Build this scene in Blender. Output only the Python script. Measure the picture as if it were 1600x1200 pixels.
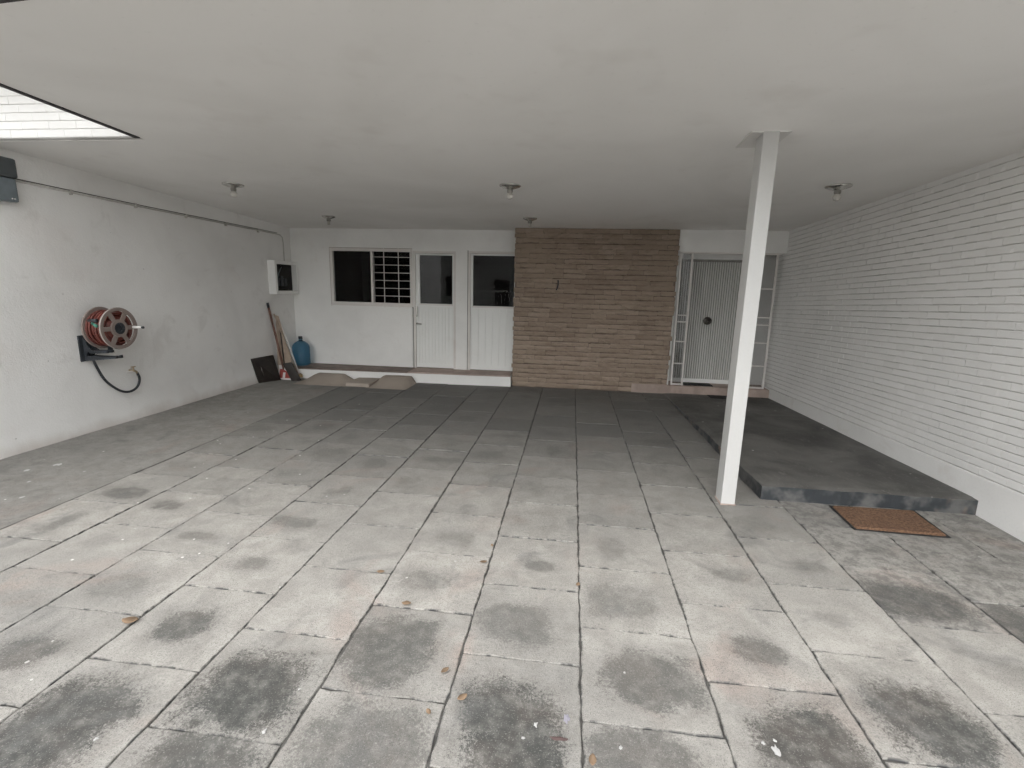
import bpy, math, random
from mathutils import Vector, Matrix, noise
random.seed(7)
R = math.radians
for o in list(bpy.data.objects): bpy.data.objects.remove(o)
scene = bpy.context.scene
COL = scene.collection

# ---------------------------------------------------------------- camera
def camera():
    h, yaw, pitch, roll = 1.5652, .1189, .1958, .0253
    f = Vector((-math.sin(yaw)*math.cos(pitch), math.cos(yaw)*math.cos(pitch), -math.sin(pitch)))
    r = Vector((math.cos(yaw), math.sin(yaw), 0)); u = r.cross(f)
    r2 = r*math.cos(roll)+u*math.sin(roll); u2 = u*math.cos(roll)-r*math.sin(roll)
    cd = bpy.data.cameras.new('camera'); cd.sensor_width = 36; cd.lens = 36*758.14/1600
    cd.sensor_fit = 'HORIZONTAL'; cd.clip_end = 500; cd.clip_start = .02
    co = bpy.data.objects.new('camera', cd); COL.objects.link(co)
    m = Matrix((r2, u2, -f)).transposed().to_4x4(); m.translation = (0, 0, h)
    co.matrix_world = m; scene.camera = co
camera()
# ---------------------------------------------------------------- light
SUN_DIR = Vector((.1, .70, -.70)).normalized()
def light():
    w = bpy.data.worlds.new('World'); scene.world = w; w.use_nodes = True
    nt = w.node_tree; nt.nodes.clear()
    sky = nt.nodes.new('ShaderNodeTexSky'); sky.sky_type = 'NISHITA'; sky.sun_disc = False
    d = -SUN_DIR
    sky.sun_elevation = math.asin(d.z); sky.sun_rotation = math.atan2(d.x, d.y)
    sky.dust_density = 1; sky.air_density = 1.5
    hs = nt.nodes.new('ShaderNodeHueSaturation'); hs.inputs['Saturation'].default_value = .10
    bg = nt.nodes.new('ShaderNodeBackground'); bg.inputs['Strength'].default_value = .15
    out = nt.nodes.new('ShaderNodeOutputWorld')
    nt.links.new(sky.outputs[0], hs.inputs['Color']); nt.links.new(hs.outputs[0], bg.inputs[0]); nt.links.new(bg.outputs[0], out.inputs[0])
    ld = bpy.data.lights.new('sun', 'SUN'); ld.energy = .8; ld.angle = R(70); ld.color = (1, .97, .93)
    lo = bpy.data.objects.new('sun', ld); COL.objects.link(lo)
    lo.rotation_euler = SUN_DIR.to_track_quat('-Z', 'Y').to_euler(); lo.location = (0, -5, 12)
light()
vs = scene.view_settings
vs.view_transform = 'Standard'; vs.look = 'None'; vs.gamma = 1; vs.exposure = 1.45; vs.use_curve_mapping = False
scene.cycles.max_bounces = 9; scene.cycles.diffuse_bounces = 7; scene.cycles.use_adaptive_sampling = True; scene.cycles.adaptive_threshold = .04; scene.cycles.adaptive_min_samples = 12; scene.cycles.transparent_max_bounces = 12

# ---------------------------------------------------------------- materials
class N:
    def __init__(s, name):
        s.m = bpy.data.materials.new(name); s.m.use_nodes = True
        s.t = s.m.node_tree; s.b = s.t.nodes['Principled BSDF']; s.b.inputs['Roughness'].default_value = .8
        s.co = s.t.nodes.new('ShaderNodeTexCoord'); s.g = s.t.nodes.new('ShaderNodeNewGeometry')
    def new(s, t): return s.t.nodes.new(t)
    def link(s, a, b): s.t.links.new(a, b)
    def put(s, v, sock):
        if isinstance(v, (int, float)): sock.default_value = v
        elif isinstance(v, (tuple, list)): sock.default_value = (*v, 1) if len(sock.default_value) == 4 and len(v) == 3 else v
        else: s.link(v, sock)
    def noise(s, scale, detail=4, rough=.6, vec=None, dist=0, stretch=None):
        n = s.new('ShaderNodeTexNoise'); n.inputs['Scale'].default_value = scale; n.inputs['Detail'].default_value = min(detail, 2 if scale > 30 else 3)
        n.inputs['Roughness'].default_value = rough; n.inputs['Distortion'].default_value = dist
        v = vec or s.g.outputs['Position']
        if stretch:
            mp = s.new('ShaderNodeMapping'); mp.inputs['Scale'].default_value = stretch; s.link(v, mp.inputs[0]); v = mp.outputs[0]
        s.link(v, n.inputs['Vector']); return n.outputs['Fac']
    def ramp(s, v, a, b, lo=0., hi=1.):
        n = s.new('ShaderNodeMapRange'); n.interpolation_type = 'SMOOTHSTEP'
        for i, q in zip((1, 2, 3, 4), (a, b, lo, hi)): n.inputs[i].default_value = q
        s.put(v, n.inputs[0]); return n.outputs[0]
    def math(s, op, a, b=0., c=0.):
        n = s.new('ShaderNodeMath'); n.operation = op; s.put(a, n.inputs[0]); s.put(b, n.inputs[1]); s.put(c, n.inputs[2]); return n.outputs[0]
    def mix(s, f, a, b, mode='MIX'):
        n = s.new('ShaderNodeMix'); n.data_type = 'RGBA'; n.blend_type = mode
        s.put(f, n.inputs[0]); s.put(a, n.inputs[6]); s.put(b, n.inputs[7]); return n.outputs[2]
    def bump(s, h, strength=.3, dist=.01):
        n = s.new('ShaderNodeBump'); n.inputs['Strength'].default_value = strength; n.inputs['Distance'].default_value = dist
        s.put(h, n.inputs['Height']); s.link(n.outputs[0], s.b.inputs['Normal'])
    def color(s, v): s.put(v, s.b.inputs['Base Color'])
    def rough(s, v): s.put(v, s.b.inputs['Roughness'])
    def attr(s, name):
        n = s.new('ShaderNodeAttribute'); n.attribute_name = name; return n.outputs['Vector']
    def sep(s, v):
        n = s.new('ShaderNodeSeparateXYZ'); s.link(v, n.inputs[0]); return n.outputs
    def rnd(s): return s.new('ShaderNodeObjectInfo').outputs['Random']

def paint(name, col, var=.06, dirt=None, dirt_amt=.3, rough=.75, bump=.12, bscale=60, big=1.2):
    n = N(name); a = n.noise(big, 5, .6); f = n.noise(bscale, 4, .65)
    c1 = tuple(x*(1-var) for x in col); c2 = tuple(min(1, x*(1+var*.6)) for x in col)
    c = n.mix(n.ramp(a, .3, .7), c1, c2)
    c = n.mix(n.ramp(f, .45, .8, 0, .25), c, tuple(x*.82 for x in col))
    if dirt: c = n.mix(n.ramp(n.noise(2.3, 7, .7, dist=.6), .55, .78, 0, dirt_amt), c, dirt)
    n.color(c); n.rough(rough); n.bump(f, bump, .006); return n.m
def plain(name, col, rough=.5, metal=0., var=.1, bscale=40):
    n = N(name); a = n.noise(bscale*.2, 4); n.color(n.mix(n.ramp(a, .3, .7), tuple(x*(1-var) for x in col), tuple(min(1, x*(1+var)) for x in col)))
    n.rough(rough); n.b.inputs['Metallic'].default_value = metal
    n.bump(n.noise(bscale, 3), .08, .003); return n.m

def floor_mat():
    n = N('concrete_slab'); P = n.g.outputs['Position']
    loc = n.attr('slab_local'); A = n.sep(n.attr('stain_pos')); B = n.sep(n.attr('stain_size')); T = n.sep(n.attr('slab_tone')); L = n.sep(loc)
    big = n.noise(1.1, 5, .6); mid = n.noise(6, 6, .65, dist=.4); fine = n.noise(55, 4, .7); grit = n.noise(210, 3, .8)
    base = n.mix(n.ramp(mid, .3, .72), (.345, .328, .300), (.455, .438, .405))
    base = n.mix(n.ramp(n.noise(.9, 4, .6, stretch=(1, 1, 1)), .42, .68, 0, .6), base, (.29, .28, .262))
    pink = n.ramp(n.noise(1.7, 5, .6, vec=P, dist=.8), .54, .74, 0, .62)
    base = n.mix(pink, base, (.40, .325, .285))
    base = n.mix(n.ramp(fine, .47, .75, 0, .35), base, (.2, .195, .185))
    # per-slab tone
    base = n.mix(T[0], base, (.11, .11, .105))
    # scuffed dark patch with a ragged edge, one per slab
    dx = n.math('MULTIPLY', n.math('SUBTRACT', L[0], A[0]), B[0]); dy = n.math('MULTIPLY', n.math('SUBTRACT', L[1], A[1]), B[1])
    px = n.math('POWER', n.math('ABSOLUTE', dx), 2.6); py = n.math('POWER', n.math('ABSOLUTE', dy), 2.6)
    d = n.math('POWER', n.math('ADD', px, py), 1/2.6)
    d = n.math('ADD', d, n.math('MULTIPLY', n.math('SUBTRACT', n.noise(4.3, 5, .65, dist=.6), .5), 1.3))
    d = n.math('ADD', d, n.math('MULTIPLY', n.math('SUBTRACT', n.noise(80, 5, .8), .5), 1.0))
    d = n.math('ADD', d, n.math('MULTIPLY', n.math('SUBTRACT', grit, .5), .9))
    halo = n.math('MULTIPLY', n.ramp(d, 1.75, .8, 0, .3), A[2])
    st = n.math('MAXIMUM', n.math('MULTIPLY', n.ramp(d, 1.08, .68, 0, .97), A[2]), halo)
    st = n.math('MULTIPLY', st, n.ramp(n.noise(16, 5, .7), .25, .6, .62, 1.))
    dk = n.mix(n.ramp(n.noise(3, 3), .4, .65), (.060, .062, .058), (.086, .078, .070))
    col = n.mix(st, base, dk)
    # cloudy grime between
    gr = n.ramp(n.noise(2.6, 7, .7, dist=.7), .53, .72, 0, .5)
    col = n.mix(gr, col, (.15, .15, .146))
    # gritty aggregate, black pits and pale grains
    col = n.mix(n.ramp(grit, .52, .68, 0, .66), col, (.09, .086, .08))
    col = n.mix(n.ramp(n.noise(150, 2, .6), .57, .70, 0, .28), col, (.5, .485, .455))
    # paint flecks
    v = n.new('ShaderNodeTexVoronoi'); v.inputs['Scale'].default_value = 9; v.inputs['Randomness'].default_value = 1; n.link(P, v.inputs['Vector'])
    fl = n.math('ADD', v.outputs['Distance'], n.math('MULTIPLY', n.noise(60, 3), .09))
    fm = n.math('MULTIPLY', n.ramp(fl, .125, .10), n.ramp(n.noise(3.1, 3), .5, .56))
    fm = n.math('MULTIPLY', fm, T[1]); col = n.mix(fm, col, (.72, .71, .68))
    # crumbled dark dirt at slab edge
    col = n.mix(n.math('MULTIPLY', T[2], n.ramp(n.noise(14, 6, .75), .42, .62)), col, (.075, .075, .075))
    n.color(col); n.rough(n.ramp(st, 0, 1, .84, .66)); n.b.inputs['Specular IOR Level'].default_value = .35
    h = n.math('ADD', n.math('MULTIPLY', fine, .6), n.math('MULTIPLY', grit, .6)); n.bump(h, .38, .006); return n.m

def brown_brick_mat():
    n = N('brown_brick'); r = n.rnd()
    c = n.mix(r, (.28, .218, .172), (.37, .295, .235))
    c = n.mix(n.ramp(n.noise(5, 6, .7, stretch=(1, 1, 5)), .42, .7, 0, .6), c, (.215, .162, .12))
    c = n.mix(n.ramp(n.noise(.9, 4, .6), .45, .7, 0, .6), c, (.34, .272, .212))
    c = n.mix(n.ramp(n.noise(60, 3, .7), .62, .78, 0, .6), c, (.38, .31, .25))
    n.color(c); n.rough(.92); n.bump(n.noise(38, 6, .75, stretch=(1, 1, 2.5)), .6, .010); return n.m

def platform_mat():
    n = N('platform_concrete'); z = n.sep(n.g.outputs['Normal'])[2]
    c = n.mix(n.ramp(n.noise(1.6, 6, .65, dist=.5), .3, .72), (.062, .061, .057), (.15, .147, .138))
    c = n.mix(n.ramp(n.noise(7, 5, .8, stretch=(2.5, 1, 1), dist=1.2), .54, .76, 0, .65), c, (.2, .195, .185))
    c = n.mix(n.ramp(n.noise(90, 3), .66, .75, 0, .6), c, (.4, .39, .38))
    v = n.new('ShaderNodeTexVoronoi'); v.inputs['Scale'].default_value = 7; n.link(n.g.outputs['Position'], v.inputs['Vector'])
    fl = n.math('ADD', v.outputs['Distance'], n.math('MULTIPLY', n.noise(60, 3), .1))
    c = n.mix(n.math('MULTIPLY', n.ramp(fl, .13, .105), n.ramp(n.noise(2.2, 3), .5, .56)), c, (.62, .61, .59))
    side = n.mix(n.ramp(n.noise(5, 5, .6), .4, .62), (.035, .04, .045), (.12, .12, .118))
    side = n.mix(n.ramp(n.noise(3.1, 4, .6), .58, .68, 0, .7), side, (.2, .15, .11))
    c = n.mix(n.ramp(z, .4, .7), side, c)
    n.color(c); n.rough(.62); n.b.inputs['Specular IOR Level'].default_value = .35
    n.bump(n.noise(50, 5, .7), .3, .006); return n.m

def glass_mat(name, tint=.9, ior=1.5):
    n = N(name); t = n.t; t.nodes.remove(n.b)
    fr = n.new('ShaderNodeFresnel'); fr.inputs[0].default_value = ior
    tr = n.new('ShaderNodeBsdfTransparent'); tr.inputs[0].default_value = (tint, tint, tint*1.0, 1)
    gl = n.new('ShaderNodeBsdfGlossy'); gl.inputs['Roughness'].default_value = .012
    bp = n.new('ShaderNodeBump'); bp.inputs['Strength'].default_value = .03; bp.inputs['Distance'].default_value = .02; n.link(n.noise(3, 2), bp.inputs['Height']); n.link(bp.outputs[0], gl.inputs['Normal'])
    mx = n.new('ShaderNodeMixShader'); n.link(fr.outputs[0], mx.inputs[0]); n.link(tr.outputs[0], mx.inputs[1]); n.link(gl.outputs[0], mx.inputs[2])
    n.link(mx.outputs[0], t.nodes['Material Output'].inputs[0]); return n.m

def left_wall_mat():
    n = N('left_plaster'); P = n.g.outputs['Position']; Z = n.sep(P)[2]
    c = n.mix(n.ramp(n.noise(1.0, 6, .6, dist=.5), .3, .72), (.77, .765, .75), (.85, .846, .832))
    c = n.mix(n.ramp(n.noise(2.6, 7, .7, dist=.8), .56, .76, 0, .3), c, (.56, .545, .52))
    c = n.mix(n.ramp(n.noise(1.3, 3), .56, .7, 0, .2), c, (.76, .71, .68))
    low = n.math('ADD', Z, n.math('MULTIPLY', n.noise(1.6, 6, .7), -.30))          # splash dirt, peeling along the foot
    c = n.mix(n.ramp(low, .02, -.16, 0, .55), c, (.42, .36, .31))
    v = n.new('ShaderNodeTexVoronoi'); v.inputs['Scale'].default_value = 5; n.link(P, v.inputs['Vector'])
    spot = n.math('ADD', v.outputs['Distance'], n.math('MULTIPLY', n.noise(40, 3), .08))
    c = n.mix(n.ramp(spot, .075, .06, 0, .6), c, (.25, .24, .23))
    n.color(c); n.rough(.85)
    h = n.math('ADD', n.math('MULTIPLY', n.noise(4, 5, .6), 2.2), n.noise(70, 5, .7)); n.bump(h, .2, .012); return n.m

def white_brick_mat():
    n = N('white_painted_brick'); r = n.rnd()
    c = n.mix(r, (.80, .797, .78), (.85, .846, .835))
    c = n.mix(n.ramp(n.noise(1.4, 5, .6), .35, .7), c, (.80, .797, .785))
    c = n.mix(n.ramp(n.noise(9, 5, .7), .6, .8, 0, .22), c, (.56, .545, .52))
    n.color(c); n.rough(.62); n.bump(n.noise(45, 5, .7), .35, .006); return n.m

def ceiling_mat():
    n = N('ceiling_paint')
    c = n.mix(n.ramp(n.noise(.55, 5, .6, dist=.6), .3, .7), (.80, .79, .768), (.88, .87, .852))
    c = n.mix(n.ramp(n.noise(1.8, 5, .65), .55, .8, 0, .45), c, (.72, .70, .67))
    c = n.mix(n.ramp(n.noise(25, 5, .7), .6, .85, 0, .2), c, (.48, .47, .45))
    n.color(c); n.rough(.8); n.bump(n.noise(2.2, 5, .6), .25, .02); return n.m

M = dict(
    floor=floor_mat(), bed=plain('joint_dirt', (.085, .082, .075), .95, var=.4, bscale=60), brown=brown_brick_mat(),
    brown_mortar=plain('brown_mortar', (.17, .132, .105), .95, var=.25), platform=platform_mat(), left=left_wall_mat(),
    wbrick=white_brick_mat(), wmortar=plain('white_mortar', (.86, .855, .845), .75, var=.03), wjoint=paint('raked_joint', (.66, .65, .635), var=.28, dirt=(.42, .41, .39), dirt_amt=.8, big=1.6),
    ceil=ceiling_mat(), plinth=paint('plinth_paint', (.80, .798, .785), dirt=(.5, .42, .36), dirt_amt=.25),
    rear=paint('rear_paint', (.82, .82, .805), dirt=(.6, .56, .52), dirt_amt=.2, bump=.1),
    door=paint('door_enamel', (.80, .81, .795), var=.03, rough=.42, bump=.03, dirt=(.62, .58, .52), dirt_amt=.2),
    frame=paint('frame_enamel', (.70, .675, .65), var=.1, rough=.45, bump=.04, dirt=(.5, .42, .38), dirt_amt=.35),
    post=paint('post_enamel', (.55, .55, .54), var=.02, rough=.4, bump=.03, dirt=(.7, .66, .62), dirt_amt=.15),
    patch=paint('plate_paint', (.70, .69, .67), var=.1), drip=plain('drip_edge', (.02, .018, .02), .6),
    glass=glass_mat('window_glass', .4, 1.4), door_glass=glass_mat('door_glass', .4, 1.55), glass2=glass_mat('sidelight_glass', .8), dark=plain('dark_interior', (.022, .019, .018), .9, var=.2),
    steel=plain('lamp_metal', (.62, .61, .58), .22, .9, var=.15), rim=plain('rim_plastic', (.42, .38, .355), .5), knob=plain('knob_bronze', (.12, .11, .10), .3, .8), lilac=plain('lilac_mark', (.33, .315, .36), .85, var=.1), maroon=plain('maroon_mark', (.12, .08, .075), .85, var=.2), bulb=plain('bulb_glass', (.62, .60, .56), .15, var=.04), socket=plain('lamp_socket', (.25, .24, .22), .5, var=.2),
    greydark=plain('dark_grey_enamel', (.075, .085, .09), .45, .1), greybox=plain('grey_enamel', (.17, .20, .22), .45, .1, var=.12), conduit=plain('conduit_paint', (.50, .485, .46), .6), cable=plain('cable', (.11, .1, .09), .6),
    reel=paint('reel_plastic', (.25, .205, .185), rough=.5, bump=.05, dirt=(.3, .22, .18), dirt_amt=.6), hose=plain('red_hose', (.14, .036, .027), .45, var=.3),
    black=plain('black_plastic', (.028, .032, .038), .45, var=.3), green=plain('green_fitting', (.06, .23, .17), .5), brass=plain('brass', (.45, .36, .25), .4, .7),
    wood_dark=plain('dark_wood', (.022, .017, .014), .55, var=.3), wood_red=plain('red_brown_wood', (.15, .075, .055), .6, var=.25), wood_tan=plain('tan_board', (.40, .32, .255), .8, var=.12),
    white=plain('white_plastic', (.72, .70, .68), .5, var=.05), red=plain('sign_red', (.32, .05, .04), .5, var=.1),
    tile=plain('ledge_tile', (.165, .125, .105), .6, var=.25, bscale=30), cement=paint('bare_cement', (.36, .31, .265), var=.14, dirt=(.25, .21, .18), dirt_amt=.5, bump=.5),
    stone=paint('step_stone', (.40, .32, .28), var=.18, dirt=(.30, .19, .16), dirt_amt=.7, bump=.6, big=4), coir=None, rubber=plain('rubber_mat', (.015, .015, .015), .9),
    leaf=plain('dry_leaf', (.24, .165, .105), .8, var=.45, bscale=25), splat=plain('paint_splat', (.47, .465, .455), .6), straw=plain('straw', (.45, .33, .17), .9, var=.2),
    flute=None, terracotta=plain('terracotta', (.35, .13, .07), .85, var=.2), asphalt=plain('asphalt', (.06, .06, .058), .95), pavement=plain('pavement', (.3, .295, .28), .9),
)
def coir():
    n = N('coir'); c = n.mix(n.ramp(n.noise(70, 5, .8), .35, .68), (.10, .054, .031), (.215, .122, .07))
    c = n.mix(n.ramp(n.noise(4, 5, .7), .5, .72, 0, .5), c, (.12, .065, .04)); n.color(c); n.rough(.97); n.bump(n.noise(140, 4, .8), 1, .006); return n.m
M['coir'] = coir()
def flute():
    n = N('fluted_door'); c = n.mix(n.ramp(n.noise(2.5, 5, .65, stretch=(6, 1, .4)), .3, .7), (.66, .66, .64), (.76, .76, .745))
    c = n.mix(n.ramp(n.noise(30, 5, .7, stretch=(3, 1, .3)), .55, .75, 0, .3), c, (.42, .41, .4)); n.color(c); n.rough(.55); n.bump(n.noise(40, 4), .15, .004); return n.m
M['flute'] = flute()
def water_blue():
    n = N('blue_bottle'); n.b.inputs['Base Color'].default_value = (.2, .42, .58, 1); n.b.inputs['Transmission Weight'].default_value = .9
    n.b.inputs['Roughness'].default_value = .12; n.b.inputs['IOR'].default_value = 1.25; return n.m
M['jug'] = water_blue()

# ---------------------------------------------------------------- mesh helpers
class MB:
    def __init__(s): s.v = []; s.f = []
    def add(s, vs, fs):
        k = len(s.v); s.v += [tuple(q) for q in vs]; s.f += [tuple(i+k for i in f) for f in fs]; return s
    def box(s, x0, x1, y0, y1, z0, z1, bottom=True):
        vs = [(x, y, z) for z in (z0, z1) for y in (y0, y1) for x in (x0, x1)]
        fs = [(4, 5, 7, 6), (0, 1, 5, 4), (2, 6, 7, 3), (0, 4, 6, 2), (1, 3, 7, 5)]
        if bottom: fs.append((0, 2, 3, 1))
        return s.add(vs, fs)
    def bar(s, a, b, w, d=None, up=(0, 0, 1)):
        a, b = Vector(a), Vector(b); t = (b-a).normalized(); u = Vector(up)
        if abs(t.dot(u)) > .95: u = Vector((0, 1, 0))
        n = t.cross(u).normalized()*(w/2); q = n.cross(t).normalized()*((d or w)/2)
        vs = [p+i*n+j*q for p in (a, b) for i, j in ((-1, -1), (1, -1), (1, 1), (-1, 1))]
        return s.add(vs, [(3, 2, 1, 0), (4, 5, 6, 7), (0, 1, 5, 4), (1, 2, 6, 5), (2, 3, 7, 6), (3, 0, 4, 7)])
    def tube(s, pts, r, n=10, caps=True):
        pts = [Vector(p) for p in pts]; k0 = len(s.v); ref = Vector((0, 0, 1)); m = len(pts)
        rr = r if isinstance(r, (list, tuple)) else [r]*m; u = None
        for i, p in enumerate(pts):
            t = (pts[min(i+1, m-1)]-pts[max(i-1, 0)]).normalized()
            if u is None:
                u = t.cross(ref) if abs(t.dot(ref)) < .95 else t.cross(Vector((0, 1, 0)))
            u = (u-t*u.dot(t)).normalized(); w = t.cross(u)
            for j in range(n):
                a = 2*math.pi*j/n; s.v.append(tuple(p+rr[i]*(math.cos(a)*u+math.sin(a)*w)))
        for i in range(m-1):
            for j in range(n):
                a, b = k0+i*n+j, k0+i*n+(j+1) % n; s.f.append((a, b, b+n, a+n))
        if caps:
            s.f.append(tuple(k0+j for j in range(n))[::-1]); s.f.append(tuple(k0+(m-1)*n+j for j in range(n)))
        return s
    def lathe(s, prof, c=(0, 0, 0), ax=(0, 0, 1), n=24):
        ax = Vector(ax).normalized(); u = ax.orthogonal().normalized(); w = ax.cross(u); c = Vector(c); k0 = len(s.v)
        for r, h in prof:
            for j in range(n):
                a = 2*math.pi*j/n; s.v.append(tuple(c+ax*h+r*(math.cos(a)*u+math.sin(a)*w)))
        for i in range(len(prof)-1):
            for j in range(n):
                a, b = k0+i*n+j, k0+i*n+(j+1) % n; s.f.append((a, b, b+n, a+n))
        s.f.append(tuple(k0+j for j in range(n))[::-1]); k = k0+(len(prof)-1)*n; s.f.append(tuple(k+j for j in range(n))); return s
    def torus(s, c, ax, R0, r, n=32, m=8):
        ax = Vector(ax).normalized(); u = ax.orthogonal().normalized(); w = ax.cross(u); c = Vector(c); k0 = len(s.v)
        for i in range(n):
            a = 2*math.pi*i/n; d = math.cos(a)*u+math.sin(a)*w
            for j in range(m):
                b = 2*math.pi*j/m; s.v.append(tuple(c+d*(R0+r*math.cos(b))+ax*r*math.sin(b)))
        for i in range(n):
            for j in range(m):
                s.f.append((k0+i*m+j, k0+((i+1) % n)*m+j, k0+((i+1) % n)*m+(j+1) % m, k0+i*m+(j+1) % m))
        return s
    def prism(s, poly, ax, d):
        d = Vector(d); n = len(poly); vs = [Vector(p) for p in poly]+[Vector(p)+d for p in poly]
        return s.add(vs, [tuple(range(n)), tuple(range(2*n-1, n-1, -1))]+[(i, i+n, (i+1) % n+n, (i+1) % n) for i in range(n)])
    def mesh(s, name, smooth=False):
        me = bpy.data.meshes.new(name); me.from_pydata(s.v, [], s.f); me.update()
        import bmesh
        bm = bmesh.new(); bm.from_mesh(me); bmesh.ops.recalc_face_normals(bm, faces=bm.faces); bm.to_mesh(me); bm.free()
        if smooth: me.shade_smooth()
        return me
    def build(s, name, mat, parent=None, smooth=False, bevel=0, seg=2):
        return obj(name, s.mesh(name, smooth), mat, parent, bevel, seg)
def obj(name, me, mat, parent=None, bevel=0, seg=2):
    o = bpy.data.objects.new(name, me); COL.objects.link(o)
    if mat and not me.materials: me.materials.append(M[mat] if isinstance(mat, str) else mat)
    if parent: o.parent = parent; o.matrix_parent_inverse = Matrix.Identity(4); o.location -= Vector(world_of(parent))
    if bevel:
        b = o.modifiers.new('bevel', 'BEVEL'); b.width = bevel; b.segments = seg; b.limit_method = 'ANGLE'; b.angle_limit = R(40)
    return o
def world_of(o):
    l = o.location.copy()
    while o.parent: o = o.parent; l += o.location
    return l
def thing(name, label, cat, loc=(0, 0, 0), group=None):
    o = bpy.data.objects.new(name, None); COL.objects.link(o); o.location = loc; o.empty_display_size = .1
    return tag(o, label, cat, group)
def sub(name, parent):                      # an Empty part that holds sub-parts
    o = bpy.data.objects.new(name, None); COL.objects.link(o); o.empty_display_size = .05; o.parent = parent; o.location = -world_of(parent); return o
def tag(o, label, cat, group=None):
    o['label'] = label; o['category'] = cat
    if group: o['group'] = group
    return o
def structure(o): o['kind'] = 'structure'; return o
def stuff(o): o['kind'] = 'stuff'; return o
def smooth_path(pts, k=6):
    P = [Vector(p) for p in pts]; P = [P[0]*2-P[1]]+P+[P[-1]*2-P[-2]]; out = []
    for i in range(1, len(P)-2):
        for j in range(k):
            t = j/k; a, b, c, d = P[i-1], P[i], P[i+1], P[i+2]
            out.append(.5*((2*b)+(c-a)*t+(2*a-5*b+4*c-d)*t*t+(3*b-a-3*c+d)*t**3))
    return out+[P[-2]]

XL, XR = -4.78, 3.047
SL = -.0333
def cz(y): return 2.6+SL*(y-3.7)
YW, YB = 7.97, 7.68          # white rear wall face, brown brick face

# ---------------------------------------------------------------- ground outside and driveway
structure(MB().add([(-200, -200, -.06), (200, -200, -.06), (200, 200, -.06), (-200, 200, -.06)], [(0, 1, 2, 3)]).build('ground', 'pavement'))
structure(MB().add([(-60, -15, -.055), (60, -15, -.055), (60, -7.5, -.055), (-60, -7.5, -.055)], [(0, 1, 2, 3)]).build('street', 'asphalt'))
drive = structure(MB().box(XL-.02, XR+.02, -6, 8.3, -.055, -.007).build('driveway', 'bed'))

STAINS = [  # x, y, half sizes, strength
    (-1.75, 1.26, .22, .20, 1), (-1.18, 1.49, .22, .19, 1), (-.73, 1.80, .21, .20, .8), (-.15, 1.47, .19, .22, 1), (-.20, 2.05, .18, .15, .62),
    (.40, 1.79, .20, .15, .78), (.91, 1.53, .18, .22, 1), (1.40, 1.73, .19, .19, 1), (1.86, 2.53, .25, .15, .85), (.89, 2.03, .10, .08, .75),
    (-1.71, 1.79, .13, .11, .85), (-2.22, 1.53, .12, .10, .8), (-1.73, 2.30, .10, .07, .55), (-.11, 2.54, .09, .05, .6), (-.72, 2.29, .14, .08, .5),
    (.31, 2.28, .17, .14, .5), (-1.16, 1.15, .2, .16, .9), (-.63, 1.36, .22, .16, .7), (.30, 1.40, .2, .14, .75), (2.26, 2.40, .13, .22, .85),
    (-3.23, 3.0, .16, .09, .7), (-2.76, 2.87, .10, .07, .7), (-1.75, 2.80, .15, .07, .55), (-.66, 2.75, .12, .1, .35), (1.30, 3.30, .15, .12, .3),
    (-.2, 3.1, .2, .12, .25), (1.35, 2.3, .08, .06, .25), (2.3, 1.7, .2, .18, .8), (1.9, 1.55, .18, .2, .8), (-2.25, 2.0, .14, .1, .4)]
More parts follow.
